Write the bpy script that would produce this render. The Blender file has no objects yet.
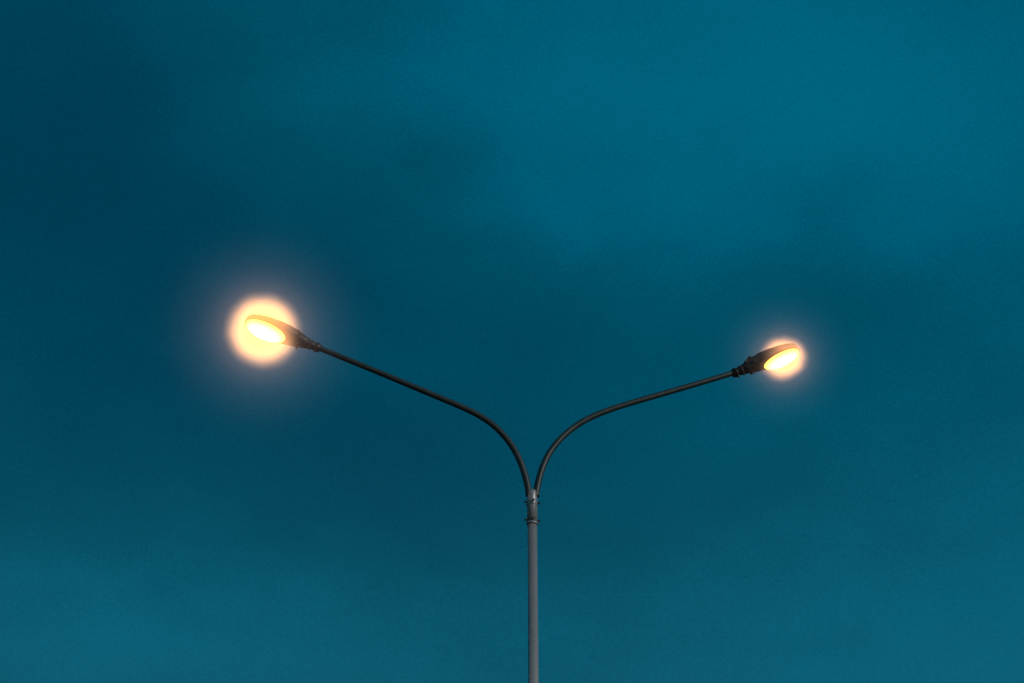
import bpy, math, random
from mathutils import Vector, Matrix
random.seed(4)
sc=bpy.context.scene
sc.view_settings.view_transform='Standard'
sc.view_settings.look='None'
sc.view_settings.exposure=0
TH=math.radians(30.3)
F=1600.0
CAM=Vector((-0.172,-12.5,1.6))
cd=bpy.data.cameras.new("camera"); cam=bpy.data.objects.new("camera",cd)
sc.collection.objects.link(cam)
cam.location=CAM; cam.rotation_euler=(math.radians(90)+TH,0,0)
cd.sensor_width=36; cd.lens=36*F/1024; cd.clip_end=20000
sc.camera=cam
JZ=7.43
def pdir(px,py):
    u=(px-512)/F; v=(341.5-py)/F
    return Vector((u, math.cos(TH)-v*math.sin(TH), math.sin(TH)+v*math.cos(TH)))
PHI=math.radians(8)
def plane(px,py):
    n=Vector((-math.sin(PHI),math.cos(PHI),0))
    d=pdir(px,py); t=-(CAM.dot(n))/d.dot(n)
    p=CAM+d*t
    return (p.x*math.cos(PHI)+p.y*math.sin(PHI), p.z-JZ)
L=[(529,492),(524,468),(515,449),(503,433),(488,420),(470,410),(445,400),(420,389.5),(370,368.5),(314,346)]
R=[(536,492),(541,468),(549,452),(561,437),(578,423),(600,412.5),(625,404.5),(650,397.5),(700,383),(738,371.5)]
larm=[plane(*p) for p in L]; rarm=[plane(*p) for p in R]

def mat(name):
    m=bpy.data.materials.new(name); m.use_nodes=True
    return m,m.node_tree.nodes,m.node_tree.links
def metal(name,col,rough,metallic,var=0.35,scale=14,bump=.1):
    m,n,l=mat(name); b=n["Principled BSDF"]
    tc=n.new("ShaderNodeTexCoord"); mp=n.new("ShaderNodeMapping"); mp.inputs["Scale"].default_value=(1,1,.25)
    nz=n.new("ShaderNodeTexNoise"); nz.inputs["Scale"].default_value=scale; nz.inputs["Detail"].default_value=8
    r=n.new("ShaderNodeValToRGB")
    r.color_ramp.elements[0].position=.3; r.color_ramp.elements[1].position=.72
    r.color_ramp.elements[0].color=[c*(1-var) for c in col]+[1]; r.color_ramp.elements[1].color=[min(1,c*(1+var)) for c in col]+[1]
    l.new(tc.outputs["Object"],mp.inputs[0]); l.new(mp.outputs[0],nz.inputs[0]); l.new(nz.outputs[0],r.inputs[0]); l.new(r.outputs[0],b.inputs["Base Color"])
    b.inputs["Roughness"].default_value=rough; b.inputs["Metallic"].default_value=metallic
    bp=n.new("ShaderNodeBump"); bp.inputs["Strength"].default_value=bump; bp.inputs["Distance"].default_value=.003
    l.new(nz.outputs[0],bp.inputs["Height"]); l.new(bp.outputs[0],b.inputs["Normal"])
    return m
pole_m=metal("galvanised_steel",(.42,.41,.41),.38,.35,.25,6)
arm_m=metal("weathered_dark_steel",(.05,.066,.066),.45,.3,.25)
head_m=metal("dark_cast_aluminium",(.045,.036,.03),.5,.3)
def obj(name,verts,faces,m,parent=None,smooth=True):
    me=bpy.data.meshes.new(name); me.from_pydata(verts,[],faces); me.update()
    o=bpy.data.objects.new(name,me); sc.collection.objects.link(o); me.materials.append(m)
    if smooth:
        for p in me.polygons: p.use_smooth=len(p.vertices)<=4
    if parent: o.parent=parent
    return o
def tube(path,radii,N=24,cap=True):
    V=[];Fc=[]
    pts=[Vector(p) for p in path]
    ref=Vector((math.sin(PHI),-math.cos(PHI),0))
    for i,p in enumerate(pts):
        t=(pts[min(i+1,len(pts)-1)]-pts[max(i-1,0)]).normalized()
        a=ref-t*ref.dot(t)
        if a.length<.01: a=Vector((0,0,1))-t*t.z
        a.normalize(); b=t.cross(a)
        for k in range(N):
            an=2*math.pi*k/N
            V.append(p+(a*math.cos(an)+b*math.sin(an))*radii[i])
    for i in range(len(pts)-1):
        for k in range(N):
            k2=(k+1)%N
            Fc.append((i*N+k,i*N+k2,(i+1)*N+k2,(i+1)*N+k))
    if cap:
        Fc.append(tuple(range(N))[::-1]); Fc.append(tuple(range((len(pts)-1)*N,len(pts)*N)))
    return V,Fc
def merge(parts):
    V=[];Fc=[]
    for v,f in parts:
        o=len(V); V+=list(v); Fc+=[tuple(i+o for i in x) for x in f]
    return V,Fc
def catmull(P,n=10):
    P=[Vector(p) for p in P]; P=[P[0]*2-P[1]]+P+[P[-1]*2-P[-2]]
    out=[]
    for i in range(1,len(P)-2):
        for k in range(n):
            t=k/n
            out.append(.5*((2*P[i])+(-P[i-1]+P[i+1])*t+(2*P[i-1]-5*P[i]+4*P[i+1]-P[i+2])*t*t+(-P[i-1]+3*P[i]-3*P[i+1]+P[i+2])*t**3))
    out.append(P[-2]); return out

lamp=bpy.data.objects.new("street_lamp",None); sc.collection.objects.link(lamp)
parts=[]
for z0,z1,r0,r1 in [(0.0,.03,.17,.17),(.03,1.3,.085,.085),(1.3,1.36,.085,.05),(1.36,JZ-.30,.049,.040)]:
    parts.append(tube([(0,0,z0),(0,0,z1)],[r0,r1],32))
V,Fc=merge(parts); obj("pole",V,Fc,pole_m,lamp,True)
parts=[tube([(0,0,JZ-.32),(0,0,JZ-.03),(0,0,JZ-.01)],[.044,.044,.038],32),
       tube([(0,0,JZ-.325),(0,0,JZ-.305)],[.049,.049],32),
       tube([(0,0,JZ-.15),(0,0,JZ-.138)],[.048,.048],32)]
V,Fc=merge(parts); obj("sleeve",V,Fc,pole_m,lamp,True)
parts=[]
for z in (JZ-.12,JZ-.285):
    for a in (12,132,195,280):
        ar=math.radians(a); d=Vector((math.cos(ar),math.sin(ar),0)); c=Vector((0,0,z))
        parts.append(tube([c+d*.03,c+d*.064],[.007,.007],8))
        parts.append(tube([c+d*.056,c+d*.067],[.012,.012],6))
V,Fc=merge(parts); obj("bolts",V,Fc,arm_m,lamp,False)
def world(r,z): return Vector((r*math.cos(PHI),r*math.sin(PHI),JZ+z))
def make_arm(prof,name):
    pr=[(prof[0][0],-.06)]+list(prof)
    path=catmull([world(*p) for p in pr],8)
    for it in range(60):
        q=[p.copy() for p in path]
        for i in range(1,len(path)-1): path[i]=(q[i-1]+q[i]*2+q[i+1])/4
    V,Fc=tube(path,[.0295-.004*i/(len(path)-1) for i in range(len(path))],20)
    obj(name,V,Fc,arm_m,lamp)
make_arm(larm,"arm_1"); make_arm(rarm,"arm_2")
def em_mat(name,c1,c2,s):
    m,n,l=mat(name); n.clear()
    o=n.new("ShaderNodeOutputMaterial"); e=n.new("ShaderNodeEmission"); e.inputs[1].default_value=s
    tc=n.new("ShaderNodeTexCoord"); ln=n.new("ShaderNodeVectorMath"); ln.operation='LENGTH'
    mp=n.new("ShaderNodeMapping"); mp.inputs["Scale"].default_value=(1/.2,1/.11,1/.2)
    r=n.new("ShaderNodeValToRGB"); r.color_ramp.elements[0].position=.6; r.color_ramp.elements[1].position=1.
    r.color_ramp.elements[0].color=(*c1,1); r.color_ramp.elements[1].color=(*c2,1)
    l.new(tc.outputs["Object"],mp.inputs[0]); l.new(mp.outputs[0],ln.inputs[0]); l.new(ln.outputs["Value"],r.inputs[0]); l.new(r.outputs[0],e.inputs[0]); l.new(e.outputs[0],o.inputs[0])
    return m
lens_m=em_mat("lit_sodium_lens",(1,.9,.22),(1,.28,.0),5)
def head(idx,base,tip,roll):
    ax=(tip-base).normalized(); side=Vector((0,0,1)).cross(ax).normalized(); up=ax.cross(side)
    M=Matrix(((ax.x,side.x,up.x,base.x),(ax.y,side.y,up.y,base.y),(ax.z,side.z,up.z,base.z),(0,0,0,1)))@Matrix.Rotation(roll,4,'X')
    secs=[(-.06,.034,.034,.034),(-.058,.037,.037,.037),(.05,.037,.037,.037),(.055,.048,.046,.044),(.10,.058,.056,.048),(.18,.082,.068,.05),(.235,.095,.070,.05),(.25,.100,.074,.05),(.34,.110,.070,.05),(.44,.112,.060,.048),(.53,.102,.048,.042),(.60,.08,.034,.036),(.64,.045,.02,.028),(.652,.015,.005,.015)]
    N=32;V=[];Fc=[]
    for x,w,t,b in secs:
        for k in range(N):
            a=2*math.pi*k/N; c,s=math.cos(a),math.sin(a)
            e=.8 if x>.1 else 1
            y=w*math.copysign(abs(c)**e,c); z=(t if s>0 else b)*math.copysign(abs(s)**(e if s>0 else e*.75),s)
            V.append((x,y,z))
    for i in range(len(secs)-1):
        for k in range(N):
            k2=(k+1)%N; Fc.append((i*N+k,(i+1)*N+k,(i+1)*N+k2,i*N+k2))
    Fc.append(tuple(range(N))); Fc.append(tuple(range((len(secs)-1)*N,len(secs)*N))[::-1])
    h=obj("housing_%d"%idx,V,Fc,head_m,lamp); h.matrix_local=M
    LX=.445; LA=.188; LB=.104
    parts=[];V=[];Fc=[]
    for i in range(40):
        a=2*math.pi*i/40; d=Vector((math.cos(a),math.sin(a),0)); c=Vector((LX+(LA+.008)*math.cos(a),(LB+.006)*math.sin(a),-.046))
        for k in range(8):
            an=2*math.pi*k/8
            V.append(c+d*math.cos(an)*.007+Vector((0,0,math.sin(an)*.008)))
    for i in range(40):
        for k in range(8):
            k2=(k+1)%8;i2=(i+1)%40
            Fc.append((i*8+k,i*8+k2,i2*8+k2,i2*8+k))
    parts.append((V,Fc))
    for x in (-.03,.03):
        parts.append(tube([(x-.008,0,0),(x+.008,0,0)],[.045,.045],20))
        parts.append(tube([(x,0,-.035),(x,0,-.06)],[.010,.010],6))
        parts.append(tube([(x,-.05,.0),(x,.05,.0)],[.009,.009],6))
    parts.append(tube([(.15,-.095,-.015),(.15,.095,-.015)],[.012,.012],8))
    parts.append(tube([(.19,0,.06),(.19,0,.10)],[.022,.018],12))
    parts.append(tube([(.08,-.055,.02),(.13,-.055,.05)],[.012,.01],8))
    parts.append(tube([(.12,.02,-.045),(.13,.02,-.07)],[.011,.009],8))
    V,Fc=merge(parts); f=obj("fittings_%d"%idx,V,Fc,head_m,lamp,True); f.matrix_local=M
    V=[];Fc=[];K=10;N=32;SG=.056
    for j in range(K):
        a=math.pi/2*j/K
        for k in range(N):
            t=2*math.pi*k/N
            V.append((LA*math.cos(a)*math.cos(t),LB*math.cos(a)*math.sin(t),-SG*math.sin(a)))
    V.append((0,0,-SG))
    for j in range(K-1):
        for k in range(N):
            k2=(k+1)%N; Fc.append((j*N+k,(j+1)*N+k,(j+1)*N+k2,j*N+k2))
    for k in range(N): Fc.append(((K-1)*N+k,K*N,(K-1)*N+(k+1)%N))
    g=obj("lens_%d"%idx,V,Fc,lens_m,lamp); g.matrix_local=M@Matrix.Translation((LX,0,-.050))
    return M@Vector((LX+.02,0,-.055)),M
def uvs(r,n=24):
    V=[(0,0,r)];Fc=[];m=n*2
    for i in range(1,n):
        a=math.pi*i/n
        for k in range(m):
            b=2*math.pi*k/m; V.append((r*math.sin(a)*math.cos(b),r*math.sin(a)*math.sin(b),r*math.cos(a)))
    V.append((0,0,-r)); last=len(V)-1
    for k in range(m):
        Fc.append((0,1+k,1+(k+1)%m)); Fc.append((last,last-m+(k+1)%m,last-m+k))
    for i in range(n-2):
        for k in range(m):
            a=1+i*m+k;b=1+i*m+(k+1)%m; Fc.append((a,a+m,b+m,b))
    return V,Fc
# ---------- lamp glow painted in as self-emitting spherical volumes around the heads
def glow_volume(name,M,center,radius,layers,rate=.3,noise=0.0,stretch=1.0):
    m,n,l=mat(name); n.clear()
    o=n.new("ShaderNodeOutputMaterial")
    tc=n.new("ShaderNodeTexCoord"); ln=n.new("ShaderNodeVectorMath"); ln.operation='LENGTH'
    mp=n.new("ShaderNodeMapping"); mp.inputs["Scale"].default_value=(1/stretch,1,1)
    l.new(tc.outputs["Object"],mp.inputs[0]); l.new(mp.outputs[0],ln.inputs[0]); rr=ln.outputs["Value"]
    if noise:
        nz=n.new("ShaderNodeTexNoise"); nz.inputs["Scale"].default_value=6; nz.inputs["Detail"].default_value=2
        l.new(tc.outputs["Object"],nz.inputs[0])
        ma=n.new("ShaderNodeMath"); ma.operation='MULTIPLY_ADD'; ma.inputs[1].default_value=noise
        ad=n.new("ShaderNodeMath"); ad.operation='SUBTRACT'; ad.inputs[1].default_value=.5
        l.new(nz.outputs[0],ad.inputs[0]); l.new(ad.outputs[0],ma.inputs[0]); l.new(rr,ma.inputs[2]); rr=ma.outputs[0]
    prev=None
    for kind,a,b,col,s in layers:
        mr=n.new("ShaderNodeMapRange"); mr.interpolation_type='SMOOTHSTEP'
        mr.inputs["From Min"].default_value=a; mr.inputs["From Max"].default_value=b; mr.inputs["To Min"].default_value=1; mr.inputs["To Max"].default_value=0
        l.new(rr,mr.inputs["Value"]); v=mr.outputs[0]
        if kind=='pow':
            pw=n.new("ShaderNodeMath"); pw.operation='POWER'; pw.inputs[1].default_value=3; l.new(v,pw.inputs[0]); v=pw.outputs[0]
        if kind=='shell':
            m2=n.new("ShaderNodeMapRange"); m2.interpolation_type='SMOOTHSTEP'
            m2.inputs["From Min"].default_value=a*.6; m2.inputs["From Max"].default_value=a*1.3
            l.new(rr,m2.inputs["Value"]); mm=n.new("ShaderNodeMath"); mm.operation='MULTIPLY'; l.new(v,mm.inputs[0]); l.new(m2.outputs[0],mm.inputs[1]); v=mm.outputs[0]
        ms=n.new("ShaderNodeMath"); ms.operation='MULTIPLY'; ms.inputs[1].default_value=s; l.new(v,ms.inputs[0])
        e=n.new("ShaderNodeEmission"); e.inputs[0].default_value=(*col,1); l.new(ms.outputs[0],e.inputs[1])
        if prev is None: prev=e.outputs[0]
        else:
            ad=n.new("ShaderNodeAddShader"); l.new(prev,ad.inputs[0]); l.new(e.outputs[0],ad.inputs[1]); prev=ad.outputs[0]
    l.new(prev,o.inputs["Volume"])
    m.cycles.volume_step_rate=rate
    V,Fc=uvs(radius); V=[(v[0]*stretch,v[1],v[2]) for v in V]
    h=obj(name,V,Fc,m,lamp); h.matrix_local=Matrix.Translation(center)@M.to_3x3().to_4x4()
    return h
bl=world(*larm[-1]); tl=world(*plane(239,316))
br=world(*rarm[-1]); tr=world(*plane(807,343.5))
cl,Ml=head(1,bl,tl,math.radians(16)); cr,Mr=head(2,br,tr,math.radians(-13))
glow_volume("halo_glow_1",Ml,cl,.39,[('shell',.20,.375,(1,.55,.27),2.9),('s',.06,.32,(1,.27,.0),11.0)],noise=.05,rate=.35)  # bright halo painted by peach and orange emission, not scattered lamp light
glow_volume("halo_glow_2",Mr,cr,.25,[('shell',.12,.235,(1,.53,.27),3.8),('s',.03,.20,(1,.27,.0),15.0)],noise=.06,rate=.35,stretch=1.15)
glow_volume("wide_glow_1",Ml,cl,1.45,[('pow',0,1.4,(.70,.62,.66),.12),('pow',0,.8,(1,.50,.36),.60)],rate=.8)  # faint outer glow, painted in by the volume's own emission
glow_volume("wide_glow_2",Mr,cr,1.0,[('pow',0,.95,(.70,.62,.66),.11),('pow',0,.55,(1,.50,.36),.8)],rate=.8)

m,n,l=mat("dry_grass"); b=n["Principled BSDF"]; nz=n.new("ShaderNodeTexNoise"); nz.inputs["Scale"].default_value=900; nz.inputs["Detail"].default_value=8
r=n.new("ShaderNodeValToRGB"); r.color_ramp.elements[0].color=(.03,.045,.02,1); r.color_ramp.elements[1].color=(.09,.10,.05,1)
tc=n.new("ShaderNodeTexCoord"); l.new(tc.outputs["Generated"],nz.inputs[0]); l.new(nz.outputs[0],r.inputs[0]); l.new(r.outputs[0],b.inputs["Base Color"]); b.inputs["Roughness"].default_value=.95
obj("ground",[(-3000,-3000,0),(3000,-3000,0),(3000,3000,0),(-3000,3000,0)],[(0,1,2,3)],m,None,False)

w=bpy.data.worlds.new("World"); sc.world=w; w.use_nodes=True
n=w.node_tree.nodes; l=w.node_tree.links; n.clear()
out=n.new("ShaderNodeOutputWorld"); bg=n.new("ShaderNodeBackground"); l.new(bg.outputs[0],out.inputs[0])
tc=n.new("ShaderNodeTexCoord"); D=tc.outputs["Generated"]
def s2l(c): 
    c/=255; return c/12.92 if c<=.04045 else ((c+.055)/1.055)**2.4
nz=n.new("ShaderNodeTexNoise"); nz.inputs["Scale"].default_value=7; nz.inputs["Detail"].default_value=6; nz.inputs["Roughness"].default_value=.52
mp=n.new("ShaderNodeMapping"); mp.inputs["Scale"].default_value=(1,1,1.8); mp.inputs["Rotation"].default_value=(0,math.radians(-14),0)
l.new(D,mp.inputs[0]); l.new(mp.outputs[0],nz.inputs[0])
sb=n.new("ShaderNodeVectorMath"); sb.operation='SUBTRACT'; sb.inputs[1].default_value=(.5,.5,.5); l.new(nz.outputs["Color"],sb.inputs[0])
sl=n.new("ShaderNodeVectorMath"); sl.operation='SCALE'; sl.inputs["Scale"].default_value=.11; l.new(sb.outputs[0],sl.inputs[0])
aw=n.new("ShaderNodeVectorMath"); aw.operation='ADD'; l.new(D,aw.inputs[0]); l.new(sl.outputs[0],aw.inputs[1]); DW=aw.outputs[0]
banks=[
 (690,110,320,130,+.24),(80,210,280,130,-.24),(980,190,220,150,+.13),(430,310,260,100,-.08),(300,490,380,70,-.13),
 (120,650,400,90,+.18),(980,610,280,110,+.20),(620,590,240,80,-.08),(840,290,220,60,-.11),(40,20,240,130,-.09),(380,60,200,100,+.05)]
total=None
for px,py,sx,sy,am in banks:
    c=pdir(px,py).normalized()
    s=n.new("ShaderNodeVectorMath"); s.operation='SUBTRACT'; s.inputs[1].default_value=c; l.new(DW,s.inputs[0])
    q=n.new("ShaderNodeVectorMath"); q.operation='MULTIPLY'; q.inputs[1].default_value=(F/sx,1.0,F/sy); l.new(s.outputs[0],q.inputs[0])
    d=n.new("ShaderNodeVectorMath"); d.operation='DOT_PRODUCT'; l.new(q.outputs[0],d.inputs[0]); l.new(q.outputs[0],d.inputs[1])
    e=n.new("ShaderNodeMath"); e.operation='POWER'; e.inputs[0].default_value=math.exp(-.7)
    l.new(d.outputs["Value"],e.inputs[1])
    a=n.new("ShaderNodeMath"); a.operation='MULTIPLY_ADD'; a.inputs[1].default_value=am; l.new(e.outputs[0],a.inputs[0])
    if total is None: a.inputs[2].default_value=.475
    else: l.new(total,a.inputs[2])
    total=a.outputs[0]
def addn(src,k,total):
    a=n.new("ShaderNodeMath"); a.operation='SUBTRACT'; a.inputs[1].default_value=.5; l.new(src,a.inputs[0])
    b=n.new("ShaderNodeMath"); b.operation='MULTIPLY_ADD'; b.inputs[1].default_value=k; l.new(a.outputs[0],b.inputs[0]); l.new(total,b.inputs[2]); return b.outputs[0]
total=addn(nz.outputs[0],.24,total)
n2=n.new("ShaderNodeTexNoise"); n2.inputs["Scale"].default_value=700; n2.inputs["Detail"].default_value=1; l.new(D,n2.inputs[0])
total=addn(n2.outputs[0],.22,total)
r=n.new("ShaderNodeValToRGB"); l.new(total,r.inputs[0])
E=r.color_ramp.elements
cols=[(0,(0,49,70)),(.25,(0,63,86)),(.5,(0,78,101)),(.75,(0,97,124)),(1,(4,112,139))]
E[0].position=0; E[1].position=1
for p,c in cols[1:-1]: E.new(p)
for el,(p,c) in zip(E,cols): el.position=p; el.color=(*[s2l(v) for v in c],1)
sp=n.new("ShaderNodeSeparateXYZ"); l.new(DW,sp.inputs[0])
mr=n.new("ShaderNodeMapRange"); mr.inputs["From Min"].default_value=.30; mr.inputs["From Max"].default_value=.48; mr.inputs["To Min"].default_value=1; mr.inputs["To Max"].default_value=0
l.new(sp.outputs["Z"],mr.inputs[0])
mx=n.new("ShaderNodeMixRGB"); mx.blend_type='ADD'; mx.inputs[2].default_value=(.004,.006,.001,1); l.new(mr.outputs[0],mx.inputs[0]); l.new(r.outputs[0],mx.inputs[1])
l.new(mx.outputs[0],bg.inputs[0]); bg.inputs[1].default_value=1
sd=bpy.data.lights.new("dusk_sun",'SUN'); sd.energy=1.1; sd.angle=math.radians(15); sd.color=(1,.96,.92)
so=bpy.data.objects.new("dusk_sun",sd); sc.collection.objects.link(so)
so.rotation_euler=Vector((.75,-.65,.35)).to_track_quat('Z','Y').to_euler()
